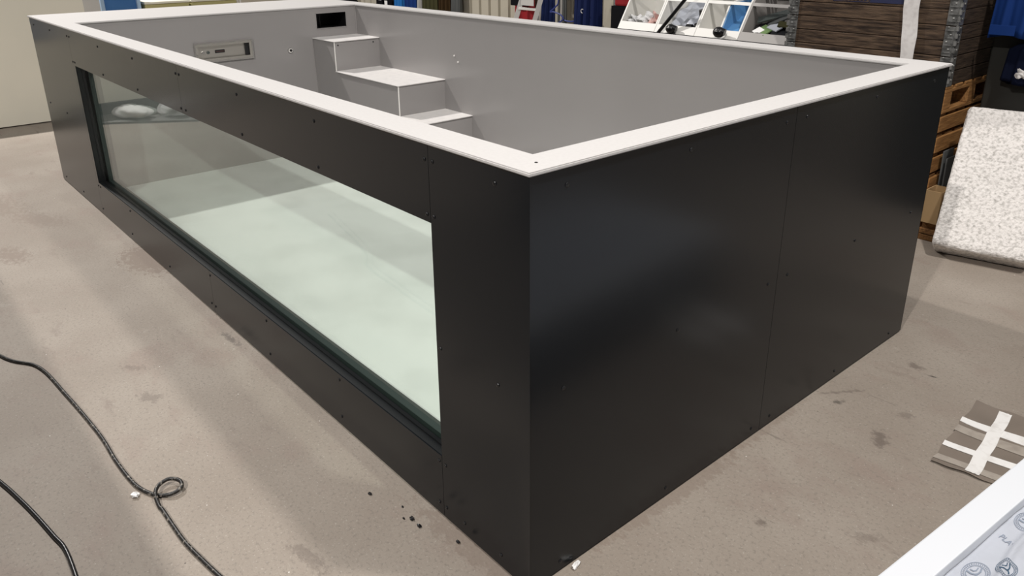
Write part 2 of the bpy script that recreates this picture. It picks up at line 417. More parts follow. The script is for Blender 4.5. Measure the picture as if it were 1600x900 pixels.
# cladding
def clad(bm): return part('cladding_panel', bm, 'clad', P)
g = .0009; T = .003
def fplate(xa, xb, za, zb): return B(xa + g, xb - g, 0, T, za, zb)
clad(fplate(-L, -4.211, .007, H)); clad(fplate(-4.211, x0, z0, z1))
clad(fplate(-4.211, -2.283, z1, H)); clad(fplate(-2.283, x1, z1, H))
clad(fplate(-4.211, -2.268, .007, z0)); clad(fplate(-2.268, x1, .007, z0))
clad(fplate(x1, T, .007, H))
clad(B(-T, 0, T, 1.129 - g, .007, H)); clad(B(-T, 0, 1.129 + g, W, .007, H))
clad(B(-L, 0, W - T, W, .007, H)); clad(B(-L, -L + T, T, W - T, .007, H))
part('plinth', B(-L + .02, -.02, .02, W - .02, 0, .05), 'black', P)
# screws on the cladding
XS = [-5.19, -4.702, -4.241, -4.185, -3.549, -2.926, -2.303, -2.263, -1.641, -1.025, -.412, -.376, -.122]
FR = [(x, 1.156) for x in XS] + [(x, 1.003) for x in (-4.209, -4.164, -3.54, -2.92, -2.30, -2.243, -1.636, -1.026, -.411, -.379)]
FR += [(x, .607) for x in (-5.177, -4.688, -.376, -.122)]
FR += [(x, .206) for x in (-4.193, -4.146, -3.514, -2.263, -1.64, -1.024, -.41, -.377)] + [(x, .238) for x in (-2.882, -2.269, -1.014, -.401)][:0]
FR += [(x, .047) for x in (-5.18, -4.685, -4.19, -3.562, -2.9, -2.30, -2.25, -1.644, -1.032, -.418, -.381, -.29, -.12)]
for x, z in FR:
    part('screw', dome(bmesh.new(), (x, 0, z), (0, -1, 0), .0062, .0035), 'clad_edge', P)
RI = [(y, z) for y in (.119, .592, 1.076, 1.196, 1.673, 2.155) for z in (1.156, .606, .036)]
for y, z in RI:
    part('screw', dome(bmesh.new(), (0, y, z), (1, 0, 0), .0062, .0035), 'clad_edge', P)

# ------------------------------------------------------------------ cables and bits on the floor
r = .0065
pts = [(-3.2, -1.02), (-2.494, -.867), (-2.271, -.761), (-1.95, -.724), (-1.582, -.697), (-1.383, -.696), (-1.25, -.690), (-1.172, -.680), (-1.115, -.660)]
loop = [(-1.085, -.640, r), (-1.060, -.607, .012), (-1.068, -.575, .016), (-1.100, -.570, .020), (-1.128, -.594, .022), (-1.118, -.632, .021), (-1.085, -.652, .016)]
tail = [(-1.035, -.658), (-1.006, -.656), (-.915, -.655), (-.818, -.652), (-.72, -.640), (-.631, -.627), (-.45, -.60), (-.25, -.62)]
pp = [(x, y, r) for x, y in pts] + loop + [(x, y, r) for x, y in tail]
solo('cable', tube(bmesh.new(), spline(pp, 8), r, 10), 'cable', 'braided black cable with a small loop lying across the concrete floor', 'cable', smooth=True)
solo('cable', tube(bmesh.new(), spline([(-2.2, -1.22, r), (-1.6, -1.045, r), (-1.35, -.985, r), (-1.12, -.945, r), (-.98, -.93, r), (-.6, -.95, r)], 8), r, 10), 'black',
     'plain black cable at the lower left edge of the floor', 'cable', smooth=True)
bits = [((.012, .165, 0), (.007, .018, .007), 'white', 'white plastic chip against the black pool corner', 'chip', 'plastic_chip', .3),
        ((-1.145, -.70, 0), (.012, .010, .009), 'white', 'white crumb beside the looped black cable', 'crumb', 'plastic_crumb', .8)]
for c, (rx, ry, rz), m, lab, cat, nm, a in bits:
    bm = lump(bmesh.new(), (0, 0, 0), rx, ry, rz, .35, 3, 2); bmesh.ops.rotate(bm, matrix=Matrix.Rotation(a, 3, 'Z'), verts=bm.verts[:])
    zmin = min(v.co.z for v in bm.verts); bmesh.ops.translate(bm, vec=(c[0] + .006, c[1], -zmin), verts=bm.verts[:])
    solo(nm, bm, m, lab, cat)
blk = [(-.644, -.104, .006), (-.522, -.058, .004), (-.456, -.066, .008), (-.415, -.067, .007), (-.475, -.084, .004), (-.282, -.018, .006)]
for i, (x, y, s) in enumerate(blk):
    bm = lump(bmesh.new(), (x, y - .015, 0), s * 1.3, s * .8, s * .5, .3, i, 2); zmin = min(v.co.z for v in bm.verts)
    bmesh.ops.translate(bm, vec=(0, 0, -zmin), verts=bm.verts[:])
    solo('rubber_crumb', bm, 'black', 'tiny black crumb on the floor by the front of the pool', 'crumb', 'black crumbs by the pool front')

# ------------------------------------------------------------------ taped sheet on the floor
t = thing('floor_sheet', 'thin grey brown plastic sheet with white tape cross lying on floor', 'sheet', (.70, 1.68, 0))
def warp(x, y):
    e = max(0, (1.50 - y) / .09); l = max(0, (.52 - x) / .06)
    return .0035 + .010 * min(e, 1.2) ** 2 * (.6 + .4 * math.sin(x * 22 + 1)) + .004 * min(l, 1.2) ** 2 + .0015 * math.sin(x * 14 + y * 9)
def quad(a, b, c, d, dz, nx=14, ny=14, wav=0.):
    a, b, c, d = map(Vector, (a, b, c, d))
    def f(u, v):
        p = (a * (1 - u) + b * u) * (1 - v) + (d * (1 - u) + c * u) * v
        return Vector((p.x + wav * math.sin(v * 17), p.y + wav * math.sin(u * 19 + 1), warp(p.x, p.y) + dz))
    return sheet(nx, ny, f, .0012)
part('sheet', quad((.487, 1.413), (.775, 1.461), (.79, 1.960), (.451, 1.926), 0, 24, 24, .003), 'mat', t)
for a, b, c, d in (((.469, 1.659), (.77, 1.684), (.77, 1.747), (.467, 1.704)), ((.484, 1.436), (.77, 1.484), (.77, 1.527), (.488, 1.472))):
    part('stripe', quad(a, b, c, d, .0014), 'matpale', t, label='worn pale stripe')
for a, b, c, d in (((.461, 1.733), (.775, 1.753), (.775, 1.823), (.457, 1.768)), ((.477, 1.535), (.77, 1.587), (.77, 1.631), (.473, 1.567))):
    part('tape', quad(a, b, c, d, .0017), 'tape', t, label='white tape strip running across')
part('tape', quad((.586, 1.438), (.628, 1.447), (.577, 1.914), (.535, 1.912), .0032, 8, 26, .0015), 'tape', t, label='wide white tape strip running lengthwise')

# ------------------------------------------------------------------ white framed panel in the right foreground
ang = math.atan2(.0966, .9953)
t = thing('framed_panel', 'white framed panel under crumpled printed film in right foreground', 'panel', (.740, .7228, 0), rot=(0, 0, -ang))
ZT = .30; y0, y1, wd = -1.5, 1.4, .95; fw = .078
bm = bmesh.new(); zb = ZT - .055
for a in ((0, fw, y0, y1), (wd - fw, wd, y0, y1), (fw, wd - fw, y0, y0 + fw), (fw, wd - fw, y1 - fw, y1)):
    box(bm, *a, zb, ZT, .004)
bmesh.ops.translate(bm, vec=(-.0, 0, 0), verts=bm.verts[:])
fr_ = part('frame', bm, 'framew', t, world=False, label='white rim profile')
part('base', B(.03, wd - .03, y0 + .03, y1 - .03, .0, zb + .004), 'framew', t, world=False)
rr = random.Random(4)
folds = [(rr.uniform(.2, 1.0), rr.uniform(0, PI), rr.uniform(0, 6), rr.uniform(.5, 1)) for _ in range(9)]
def filmz(x, y):
    z = 0
    for k, a, p, s in folds:
        s_ = math.sin((x * math.cos(a) + y * math.sin(a)) * k * 22 + p); z += s * (1 - abs(s_)) ** 3
    ridge = math.exp(-((x - .152 + .02 * math.sin(y * 9)) / .008) ** 2) * .011 * (1 if y < .4 else math.exp(-(y - .4) * 9))
    return zb + .022 + .0028 * z + ridge
film = part('protective_film', sheet(180, 220, lambda u, v: Vector((fw + .001 + u * (wd - 2 * fw - .002), y0 + fw + v * (y1 - y0 - 2 * fw),
            filmz(fw + u * (wd - 2 * fw), y0 + fw + v * (y1 - y0 - 2 * fw)))), .0015), 'film', t, world=False, smooth=True, label='crumpled translucent film with pale round logos')
def strip2d(bm, pts, w, cx, cy):
    prev = None
    for i, p in enumerate(pts):
        a = pts[max(i - 1, 0)]; c = pts[min(i + 1, len(pts) - 1)]
        d = Vector((c[0] - a[0], c[1] - a[1])).normalized(); n = Vector((-d.y, d.x))
        q = []
        for s in (-1, 1):
            X = cx + p[0] + n.x * w * s / 2; Y = cy + 1.7 * (p[1] + n.y * w * s / 2)
            q.append(bm.verts.new((X, Y, filmz(X, Y) + .0022)))
        if prev: bm.faces.new((prev[0], prev[1], q[1], q[0]))
        prev = q
def text_bits(bm, s, cx, cy, size, rot=0., ringr=None, a0=0.):
    """letters laid on the film (flat lettering following its surface)"""
    cu = bpy.data.curves.new('lettering', 'FONT'); cu.body = s; cu.size = size; cu.align_x = 'CENTER'; cu.align_y = 'CENTER'
    ob = bpy.data.objects.new('lettering', cu); me = bpy.data.meshes.new_from_object(ob)
    b2 = bmesh.new(); b2.from_mesh(me)
    bpy.data.objects.remove(ob); bpy.data.curves.remove(cu); bpy.data.meshes.remove(me)
    mp = {}
    for v in b2.verts:
        if ringr: a = a0 - v.co.x / ringr; rad = ringr + v.co.y; X, Y = cx + rad * math.cos(a), cy + rad * math.sin(a)
        else: X = cx + v.co.x * math.cos(rot) - v.co.y * math.sin(rot); Y = cy + 1.5 * (v.co.x * math.sin(rot) + v.co.y * math.cos(rot))
        mp[v.index] = bm.verts.new((X, Y, filmz(X, Y) + .0022))
    for f in b2.faces:
        try: bm.faces.new([mp[v.index] for v in f.verts])
        except ValueError: pass
    b2.free()
def emblem(cx, cy, R, rot, m):
    bm = bmesh.new()
    arc = lambda r_, a, b, n=40: [(r_ * math.cos(a + (b - a) * i / n), r_ * math.sin(a + (b - a) * i / n)) for i in range(n + 1)]
    strip2d(bm, arc(R, 0, 2 * PI), R * .05, cx, cy); strip2d(bm, arc(R * .70, 0, 2 * PI), R * .05, cx, cy)
    for k in range(34):
        a = rot + k * 2 * PI / 34
        strip2d(bm, [(R * .78 * math.cos(a), R * .78 * math.sin(a)), (R * .92 * math.cos(a), R * .92 * math.sin(a))], R * .06, cx, cy)
    c, s = math.cos(rot), math.sin(rot)
    rt = lambda pts: [(R * (x * c - y * s), R * (x * s + y * c)) for x, y in pts]
    strip2d(bm, rt([(-.55, .38), (-.35, .05), (-.1, -.12), (.12, -.12), (.36, .05), (.55, .38)]), R * .13, cx, cy)
    strip2d(bm, rt([(0, -.12), (0, -.35), (-.12, -.55)]), R * .13, cx, cy)
    strip2d(bm, rt([(-.3, .45), (-.1, .22), (.1, .22), (.3, .45)]), R * .09, cx, cy)
    part('printed_logo', bm, m, film, world=False)
EMB = [(.112, .235, .026, .9, 'print'), (.118, -.05, .026, .9, 'print'), (.156, .02, .020, 1.2, 'print2'), (.22, .36, .026, .9, 'print'), (.30, .10, .026, .9, 'print'), (.42, .30, .026, .9, 'print'), (.42, -.2, .026, .9, 'print'), (.60, .05, .026, .9, 'print')]
for e in EMB: emblem(*e)
bm = bmesh.new(); text_bits(bm, 'PLA·', .112, .118, .019, rot=-.25); part('printed_word', bm, 'print', film, world=False)

# ------------------------------------------------------------------ foam slab leaning on the cabinet
ub = math.atan2(.095, .43)
t0 = thing('foam_slab', 'thick off white speckled foam slab leaning beside the pallets', 'slab', (-.312, 3.397, 0))
SW, SL, ST, TH = .462, .845, .165, math.radians(34)
bm = bmesh.new(); bmesh.ops.create_cube(bm, size=2)
bmesh.ops.subdivide_edges(bm, edges=bm.edges[:], cuts=36, use_grid_fill=True)
hv = Vector((SW / 2, ST / 2, SL / 2)); er = .028
for v in bm.verts:
    p = Vector((v.co.x * hv.x, v.co.y * hv.y, v.co.z * hv.z))
    q = Vector([max(-h + er, min(h - er, c)) for c, h in zip(p, hv)]); d = p - q
    if d.length > 1e-6: p = q + d.normalized() * er
    v.co = p + Vector((hv.x, -hv.y, hv.z))
rr = random.Random(2)
for v in bm.verts:
    n = math.sin(v.co.x * 31 + v.co.z * 17) + math.sin(v.co.z * 43 + v.co.y * 29 + 2)
    v.co += Vector((rr.uniform(-1, 1) * .0016, rr.uniform(-1, 1) * .0012 + .0012 * n, rr.uniform(-1, 1) * .0016))
bmesh.ops.rotate(bm, matrix=Matrix.Rotation(-TH, 3, 'X'), verts=bm.verts[:])
bmesh.ops.rotate(bm, matrix=Matrix.Rotation(ub, 3, 'Z'), verts=bm.verts[:])
bmesh.ops.translate(bm, vec=(0, 0, -min(v.co.z for v in bm.verts)), verts=bm.verts[:])
part('block', bm, 'foam', t0, world=False, smooth=True)

# ------------------------------------------------------------------ pallets, collar crate and neighbours
CX, CY, CW, CD = -.475, 3.605, 1.02, .80                  # right front corner, width, depth
def rough_board(bm, *a): return box(bm, *a, .003, 1)
levels = [(.010, .118), (.130, .238), (.250, .358), (.370, .478), (.490, .598), (.610, .718), ]
names = ['lowest stringer pallet in the stack beside the pool, standing on the floor', 'second pallet from the floor in the stack beside the pool',
         'third pallet from the floor in the stack beside the pool', 'fourth pallet from the floor, behind the cardboard box',
         'fifth pallet from the floor, beside the top edge of the foam slab', 'sixth pallet from the floor, just under the topmost pallet']
z = 0.0
for i in range(6):
    h = .122
    jit = random.uniform(-.006, .006)
    t = thing('wooden_pallet', names[i], 'pallet', (CX - CW / 2, CY + CD / 2, z), 'pallets under the wooden crate')
    for xx in (CX - .03, CX - CW / 2, CX - CW + .03):
        bm = bmesh.new(); rough_board(bm, xx - .03 + jit, xx + .03 + jit, CY, CY + CD, z + .012, z + h - .020)
        part('stringer', bm, 'pallet' if i > 1 else 'pallet2', t)
    for k in range(6):
        ya = CY + .0 + k * (CD - .10) / 5
        bm = bmesh.new(); rough_board(bm, CX - CW + jit, CX + jit - .012, ya, ya + .10, z + h - .020, z + h - .002)
        part('deck_board', bm, 'pallet2', t)
    for k in range(3):
        ya = CY + k * (CD - .10) / 2
        bm = bmesh.new(); rough_board(bm, CX - CW + jit, CX + jit - .012, ya, ya + .10, z, z + .012)
        part('deck_board', bm, 'pallet2', t)
    z += h
zt_ = z
t = thing('wooden_pallet', 'topmost orange pallet with open sides directly under the wooden crate', 'pallet', (CX - CW / 2, CY + CD / 2, z), 'pallets under the wooden crate')
for yy in (CY, CY + CD / 2 - .05, CY + CD - .1):
    for xx in (CX - .09, CX - CW / 2, CX - CW):
        bm = bmesh.new(); rough_board(bm, xx, xx + .09, yy, yy + .10, z + .022, z + .118); part('block', bm, 'pallet', t)
for xx in (CX - .10, CX - CW / 2, CX - CW):
    bm = bmesh.new(); rough_board(bm, xx, xx + .10, CY, CY + CD, z, z + .022); part('bottom_runner', bm, 'pallet', t)
    bm = bmesh.new(); rough_board(bm, xx, xx + .10, CY, CY + CD, z + .118, z + .138); part('top_runner', bm, 'pallet', t)
for k in range(6):
    ya = CY + k * (CD - .10) / 5
    bm = bmesh.new(); rough_board(bm, CX - CW, CX, ya, ya + .10, z + .138, z + .156); part('deck_board', bm, 'pallet', t)
z += .156
# collar crate: stacked frames, hinges at the corners
BH = .084
t = thing('collar_crate', 'dark weathered wooden collar crate with metal corner hinges on the pallets', 'crate', (CX - CW / 2, CY + CD / 2, z))
zc = z; nb = 10
for k in range(nb):
    za, zb_ = zc + k * BH, zc + (k + 1) * BH - .004
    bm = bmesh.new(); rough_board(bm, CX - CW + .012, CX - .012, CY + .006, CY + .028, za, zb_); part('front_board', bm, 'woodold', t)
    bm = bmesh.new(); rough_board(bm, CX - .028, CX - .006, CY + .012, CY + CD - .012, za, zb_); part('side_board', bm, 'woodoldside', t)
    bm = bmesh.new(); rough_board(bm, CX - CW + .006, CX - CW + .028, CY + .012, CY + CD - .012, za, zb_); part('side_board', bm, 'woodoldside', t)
    bm = bmesh.new(); rough_board(bm, CX - CW + .012, CX - .012, CY + CD - .028, CY + CD - .006, za, zb_); part('back_board', bm, 'woodold', t)
part('crate_floor', B(CX - CW + .03, CX - .03, CY + .03, CY + CD - .03, zc + .002, zc + .02), 'woodold', t)
def hinge(cx, sx, sides):
    for k in range(nb // 2):
        za = zc + k * 2 * BH; hh = 2 * BH - .006
        bm = bmesh.new()
        box(bm, cx - .062 if sx > 0 else cx, cx if sx > 0 else cx + .062, CY - .002, CY + .006, za, za + hh, .002)
        xo = cx + (.002 if sx > 0 else -.002)
        box(bm, min(xo, cx - sx * .006), max(xo, cx - sx * .006), CY, CY + .062, za, za + hh, .002)
        for q in range(4):
            zz = za + .02 + q * .04
            cyl(bm, (cx, CY, zz), (cx, CY, zz + .026), .010, 10)
        for q in range(4):
            zz = za + .018 + q * .040
            box(bm, cx - sx * .056, cx - sx * .016, CY - .006, CY - .002, zz, zz + .005)
            dome(bm, (cx - sx * (.045 if q % 2 else .028), CY - .002, zz + .020), (0, -1, 0), .006, .005)
            dome(bm, (cx + sx * .002, CY + .035, zz + .018), (sx, 0, 0), .006, .005)
        part('corner_hinge', bm, 'galv', t)
hinge(CX, 1, 0); hinge(CX - CW, -1, 0)
# printed panel on the front boards (partly out of the picture above)
lab = part('stencil_plate', B(-.985, -.79, CY + .0035, CY + .0058, 1.322, 1.40), 'ink', t, label='dark blue printed plate')
bm = bmesh.new()
for a in ((-1.215, -.99, 1.322, 1.325), (-1.215, -1.212, 1.322, 1.40), (-.993, -.99, 1.322, 1.40)): box(bm, a[0], a[1], CY + .004, CY + .0058, a[2], a[3])
for k in range(9): box(bm, -1.205 + k * .023, -1.192 + k * .023, CY + .004, CY + .0058, 1.332, 1.352)
part('stencil_print', bm, 'ink', t)
# white webbing over the crate front
bm = bmesh.new()
bw = [(1.80, -.735, .095), (1.45, -.735, .094), (1.30, -.737, .086), (1.15, -.722, .086), (1.05, -.718, .072), (.96, -.716, .070), (.60, -.716, .070)]
bw = [(zc + nb * BH + .002, -.735, .095)] + bw[1:]
def bandf(u, v):
    zz = bw[0][0] + (bw[-1][0] - bw[0][0]) * v; xc, w_ = bw[-1][1:]
    for a, b in zip(bw, bw[1:]):
        if b[0] <= zz <= a[0] + 1e-6:
            k = (a[0] - zz) / (a[0] - b[0]); xc = a[1] + (b[1] - a[1]) * k; w_ = a[2] + (b[2] - a[2]) * k
    return Vector((xc + (u - .5) * w_, CY - .006 - .004 * math.sin(v * 14) ** 2, zz))
solo('hanging_strap', sheet(6, 40, bandf, .003), 'strap', 'wide white webbing strap hanging down the front of the dark wooden crate', 'strap')
# cardboard box and grey offcuts in front of the pallet flank
t = thing('cardboard_box', 'small open tan cardboard box between the pallets and the foam slab', 'box', (-.392, 3.63, 0))
bm = bmesh.new(); bx0, bx1, by0, by1, bz0, bz1 = -.452, -.362, 3.52, 3.66, .11, .305
box(bm, bx0, bx1, by0, by0 + .004, bz0, bz1); box(bm, bx0, bx1, by1 - .004, by1, bz0, bz1)
box(bm, bx0, bx0 + .004, by0 + .004, by1 - .004, bz0, bz1); box(bm, bx1 - .004, bx1, by0 + .004, by1 - .004, bz0, bz1)
box(bm, bx0 + .004, bx1 - .004, by0 + .004, by1 - .004, bz0, bz0 + .004)
part('carton', bm, 'card', t)
bm = bmesh.new(); box(bm, -.455, -.36, 3.52, 3.66, 0, .035, .003); box(bm, -.455, -.36, 3.52, 3.66, .04, .07, .003); box(bm, -.445, -.37, 3.54, 3.65, .0, .11)
solo('timber_offcut', bm, 'pallet2', 'short timber blocks under the small tan cardboard box', 'timber')
for k, (dx, zz) in enumerate(((0, .50), (.022, .46))):
    bm = B(-.452 + dx, -.444 + dx, 3.70, 3.84, 0, zz, .001)
    bmesh.ops.rotate(bm, matrix=Matrix.Rotation(-.02, 3, 'Y'), cent=(-.45 + dx, 3.77, 0), verts=bm.verts[:])
    solo('board_offcut', bm, 'greycloth', ('taller' if k == 0 else 'shorter') + ' dark grey board offcut upright between pallets and foam slab', 'board', 'grey offcuts behind the box')
# dark cabinet behind the slab and clothing on it
t = thing('metal_cabinet', 'dark grey metal cabinet behind the foam slab at the right edge', 'cabinet', (.12, 4.22, 0))
cb0, cb1, cy0 = -.42, 1.0, 4.02
part('body', B(cb0, cb1, cy0, cy0 + .45, .04, 1.95, .004), 'cab', t)
for a, b in ((cb0 + .01, .285), (.295, cb1 - .01)):
    d = part('door', B(a, b, cy0 - .018, cy0, .08, 1.93, .003), 'cab', t)
    part('handle', B(b - .07 if a < 0 else a + .05, b - .05 if a < 0 else a + .07, cy0 - .035, cy0 - .018, .95, 1.1, .004), 'galv', d)
part('plinth', B(cb0 + .02, cb1 - .02, cy0 + .02, cy0 + .43, 0, .04), 'black', t)

def garment(name, label, x0, x1, ztop, zbot, y, m, pleats=5, depth=.05, side='y', cat='jacket', seed=0, flare=.12, grp=None):
    """a coat hanging in folds, closed at the back; the hem is wider than the shoulders"""
    w_scale = .90; r_ = random.Random(seed); ph = r_.uniform(0, 6); ph2 = r_.uniform(0, 6)
    cx, w_ = (x0 + x1) / 2, (x1 - x0) * w_scale
    bm = bmesh.new(); nu, nv = 96, 14; rows = []
    for j in range(nv):
        v = j / (nv - 1); zz = ztop + (zbot - ztop) * v
        sh = min(1, .25 + 3.2 * v) if v < .25 else 1.0
        ww = w_ * (1 - flare + flare * v) * (.35 + .65 * sh)
        row = []
        for i in range(nu):
            a = 2 * PI * i / nu
            f = .72 + (.10 + .28 * v) * math.sin(pleats * 2 * a + ph + .8 * v) * .8 + .10 * math.sin((4 * pleats + 1) * a + ph2)
            row.append(bm.verts.new((cx + .5 * ww * math.cos(a) * (1 + .06 * math.sin(pleats * a + ph)), y + depth * (.5 + .5 * v) * math.sin(a) * f, zz + .012 * math.sin(3 * a + ph) * v)))
        rows.append(row)
    for a, b in zip(rows, rows[1:]):
        for i in range(nu): bm.faces.new((a[i], a[(i + 1) % nu], b[(i + 1) % nu], b[i]))
    bm.faces.new(rows[0]); bm.faces.new(rows[-1][::-1]); bmesh.ops.recalc_face_normals(bm, faces=bm.faces[:])
    t = thing(name, label, cat, (cx, y, zbot), grp)
    part('cloth', bm, m, t, smooth=True)
    bm = bmesh.new(); tube(bm, spline([(cx, y, ztop - .01), (cx, y, ztop + .03), (cx, y + .02, ztop + .05), (cx, y + .05, ztop + .055)], 5), .005)
    part('hanging_loop', bm, 'black', t)
    return t
# clothing on the cabinet front
yj = cy0 - .085
j = garment('work_jacket', 'royal blue work jacket hanging on the dark cabinet behind the crate', -.735 + .30, -.34 + .30, 1.62, 1.15, 3.925, 'royal', 4, .055, seed=3)
for a in ((-.40, -.27, 1.165, 1.22), (-.22, -.08, 1.17, 1.225)):
    part('pocket_flap', B(a[0], a[1], 3.855, 3.862, a[2], a[3], .002), 'royal', j)
for a in ((-.17, 1.185), (-.13, 1.17)):
    part('snap_button', dome(bmesh.new(), (a[0], 3.862, a[1]), (0, -1, 0), .006, .004), 'chrome', j)
garment('work_jacket', 'very dark navy trousers hanging below the royal blue jacket on the cabinet', -.33, .02, 1.14, .90, 3.94, 'darknavy', 5, .045, cat='trousers', seed=5)
garment('work_trousers', 'olive work trousers hanging at the right edge beside the blue jacket', -.02, .30, 1.30, .78, 3.93, 'olive', 4, .05, cat='trousers', seed=6)
bm = lump(bmesh.new(), (-.20, 3.875, .96), .022, .012, .026, .45, 4); solo('hanging_glove', bm, 'strap', 'off white glove tucked below the dark hanging trousers', 'glove')

# ------------------------------------------------------------------ white tilted bins on a rack
bt = thing('bin_rack', 'dark steel rack carrying the row of tilted white bins', 'rack', (-2.25, 3.9, 0))
for xx in (-2.99, -1.53):
    for yy in (3.68, 4.10):
        part('leg', B(xx - .02, xx + .02, yy - .02, yy + .02, 0, .985), 'galv', bt)
part('shelf', B(-3.01, -1.51, 3.640, 4.13, .985, 1.021, .002), 'blackmatt', bt)
part('shelf', B(-3.01, -1.51, 3.66, 4.13, .30, .32, .002), 'galv', bt)
zb0, zt0 = 1.022, 1.254; yf0, yf1, ybk = 3.640, 3.782, 4.10
def storage_bin(x0, x1, m, label):
    t = thing('storage_bin', label, 'bin', ((x0 + x1) / 2, 3.86, zb0), 'bins on the rack')
    w_ = .012
    for a in ((x0, x0 + w_), (x1 - w_, x1)):
        bm = prism(bmesh.new(), [(yf0, zb0), (ybk, zb0), (ybk, zt0 + .12), (yf1 + .10, zt0 + .12), (yf1, zt0)], 0, a[0], a[1])
        part('side_panel', bm, m, t)
    part('bottom', B(x0 + w_, x1 - w_, yf0 + .01, ybk, zb0, zb0 + .01), m, t)
    # sloped back from front foot up to the top rear, as seen through the mouth
    bm = prism(bmesh.new(), [(ybk - .012, zb0), (ybk, zb0), (ybk, zt0 + .12), (ybk - .012, zt0 + .12)], 0, x0 + w_, x1 - w_); part('back_panel', bm, m, t)
    k = (yf1 - yf0) / (zt0 - zb0); hl = .055
    bm = prism(bmesh.new(), [(yf0, zb0), (yf0 + .01, zb0), (yf0 + .01 + k * hl, zb0 + hl), (yf0 + k * hl, zb0 + hl)], 0, x0 + w_, x1 - w_); part('front_lip', bm, m, t)
    bm = prism(bmesh.new(), [(yf1 - .006, zt0 - .010), (yf1 + .012, zt0 - .010), (yf1 + .022, zt0 + .010), (yf1 + .006, zt0 + .010)], 0, x0 + w_, x1 - w_); part('top_rail', bm, m, t)
    return t
XB = [-2.985, -2.618, -2.251, -1.886, -1.527]
b1 = storage_bin(XB[0], XB[1] - .004, 'whitebin', 'leftmost white bin holding crumpled clear plastic')
b2 = storage_bin(XB[1], XB[2] - .004, 'whitebin', 'white bin holding black fittings behind the slanting black pole')
b3 = storage_bin(XB[2], XB[3] - .004, 'whitebin', 'white bin with a blue divider standing in it')
b4 = storage_bin(XB[3], XB[4], 'greybin', 'grey bin heaped with dark and green offcuts next to the crate')
part('divider', prism(bmesh.new(), [(yf0 + .03, zb0 + .012), (ybk - .015, zb0 + .012), (ybk - .015, zt0 + .05), (yf1 + .01, zt0)], 0, -2.072, -2.060), 'whitebin', b3)
part('blue_lining', prism(bmesh.new(), [(yf0 + .035, zb0 + .012), (ybk - .02, zb0 + .012), (ybk - .02, zt0 + .02), (yf1 + .012, zt0 - .005)], 0, -2.060, -2.052), 'blueboard', b3, label='blue divider face')
bm = prism(bmesh.new(), [(yf0 + .02, zb0 + .011), (ybk - .013, zb0 + .011), (ybk - .013, zb0 + .20)], 0, -2.052, XB[3] - .017); part('blue_floor', bm, 'blueboard', b3)
# contents of the bins
def zmin_to(bm, z):
    d = z - min(v.co.z for v in bm.verts); bmesh.ops.translate(bm, vec=(0, 0, d), verts=bm.verts[:]); return bm
clr = [(-2.90, 3.76, .05, 'clear', 'crumpled clear plastic wad at the left inside the leftmost bin'), (-2.80, 3.77, .05, 'clear', 'crumpled clear plastic wad in the middle of the leftmost bin'),
       (-2.70, 3.78, .055, 'pink', 'pinkish crumpled plastic wad in the leftmost bin')]
for i, (x, y, s, m, lb) in enumerate(clr):
    bm = zmin_to(lump(bmesh.new(), (x, y, 1.1), s, s * .9, s * .75, .8, 11 + i, 3), zb0 + .011); solo('plastic_wad', bm, m, lb, 'plastic', 'crumpled plastic in the first bin')
bm = B(-2.79, -2.645, 3.95, 4.06, zb0 + .011, zb0 + .21, .006); solo('carton', bm, 'whitebin', 'white carton standing at the back of the leftmost bin', 'carton')
for i, (x, y, s, zz) in enumerate(((-2.665, 3.90, .045, 1), (-2.70, 3.86, .032, 1))):
    bm = zmin_to(lump(bmesh.new(), (x, y, 1.1), s * 1.1, s, s, .6, 31 + i, 3), zb0 + .011)
    solo('plastic_wad', bm, 'clear', ('larger' if i == 0 else 'smaller') + ' grey clear wad before the carton in the leftmost bin', 'plastic', 'crumpled plastic in the first bin')
bm = sheet(20, 14, lambda u, v: Vector((XB[1] + .02 + u * .30, 3.80 + v * .27, zb0 + .03 + .20 * v + .016 * math.sin(u * 13 + v * 5) + .012 * math.sin(u * 29 - v * 11))), .003)
solo('plastic_sheet', bm, 'film', 'pale bluish film spread inside the bin with black fittings', 'film', smooth=True)
fit_ = [(-2.345, 3.70, .030, 'black round fitting at front of the second bin'), (-2.295, 3.74, .034, 'black round fitting in front right corner of the second bin'), (-2.40, 3.70, .022, 'small black fitting left of the others in the second bin'), (-2.300, 3.84, .045, 'large black fitting at the right side of the second bin')]
for i, (x, y, s, lb) in enumerate(fit_):
    t = thing('pipe_fitting', lb, 'fitting', (x, y, zb0 + .012), 'black fittings in the second bin')
    zz = zb0 + .012
    if i == 3:
        bm = bmesh.new(); cyl(bm, (x, y, zz), (x, y, zz + .13), s * .7, 16); part('body', bm, 'black', t)
        bm = bmesh.new(); cyl(bm, (x, y, zz + .09), (x - .005, y - .01, zz + .16), s, 16); part('collar', bm, 'black', t)
    else:
        bm = bmesh.new(); cyl(bm, (x - s * .6, y, zz + s), (x + s * .8, y + .01, zz + s), s, 16); part('body', bm, 'black', t)
        bm = bmesh.new(); cyl(bm, (x - s * 1.7, y - .01, zz + s), (x - s * .6, y, zz + s), s * .5, 12); part('spigot', bm, 'black', t)
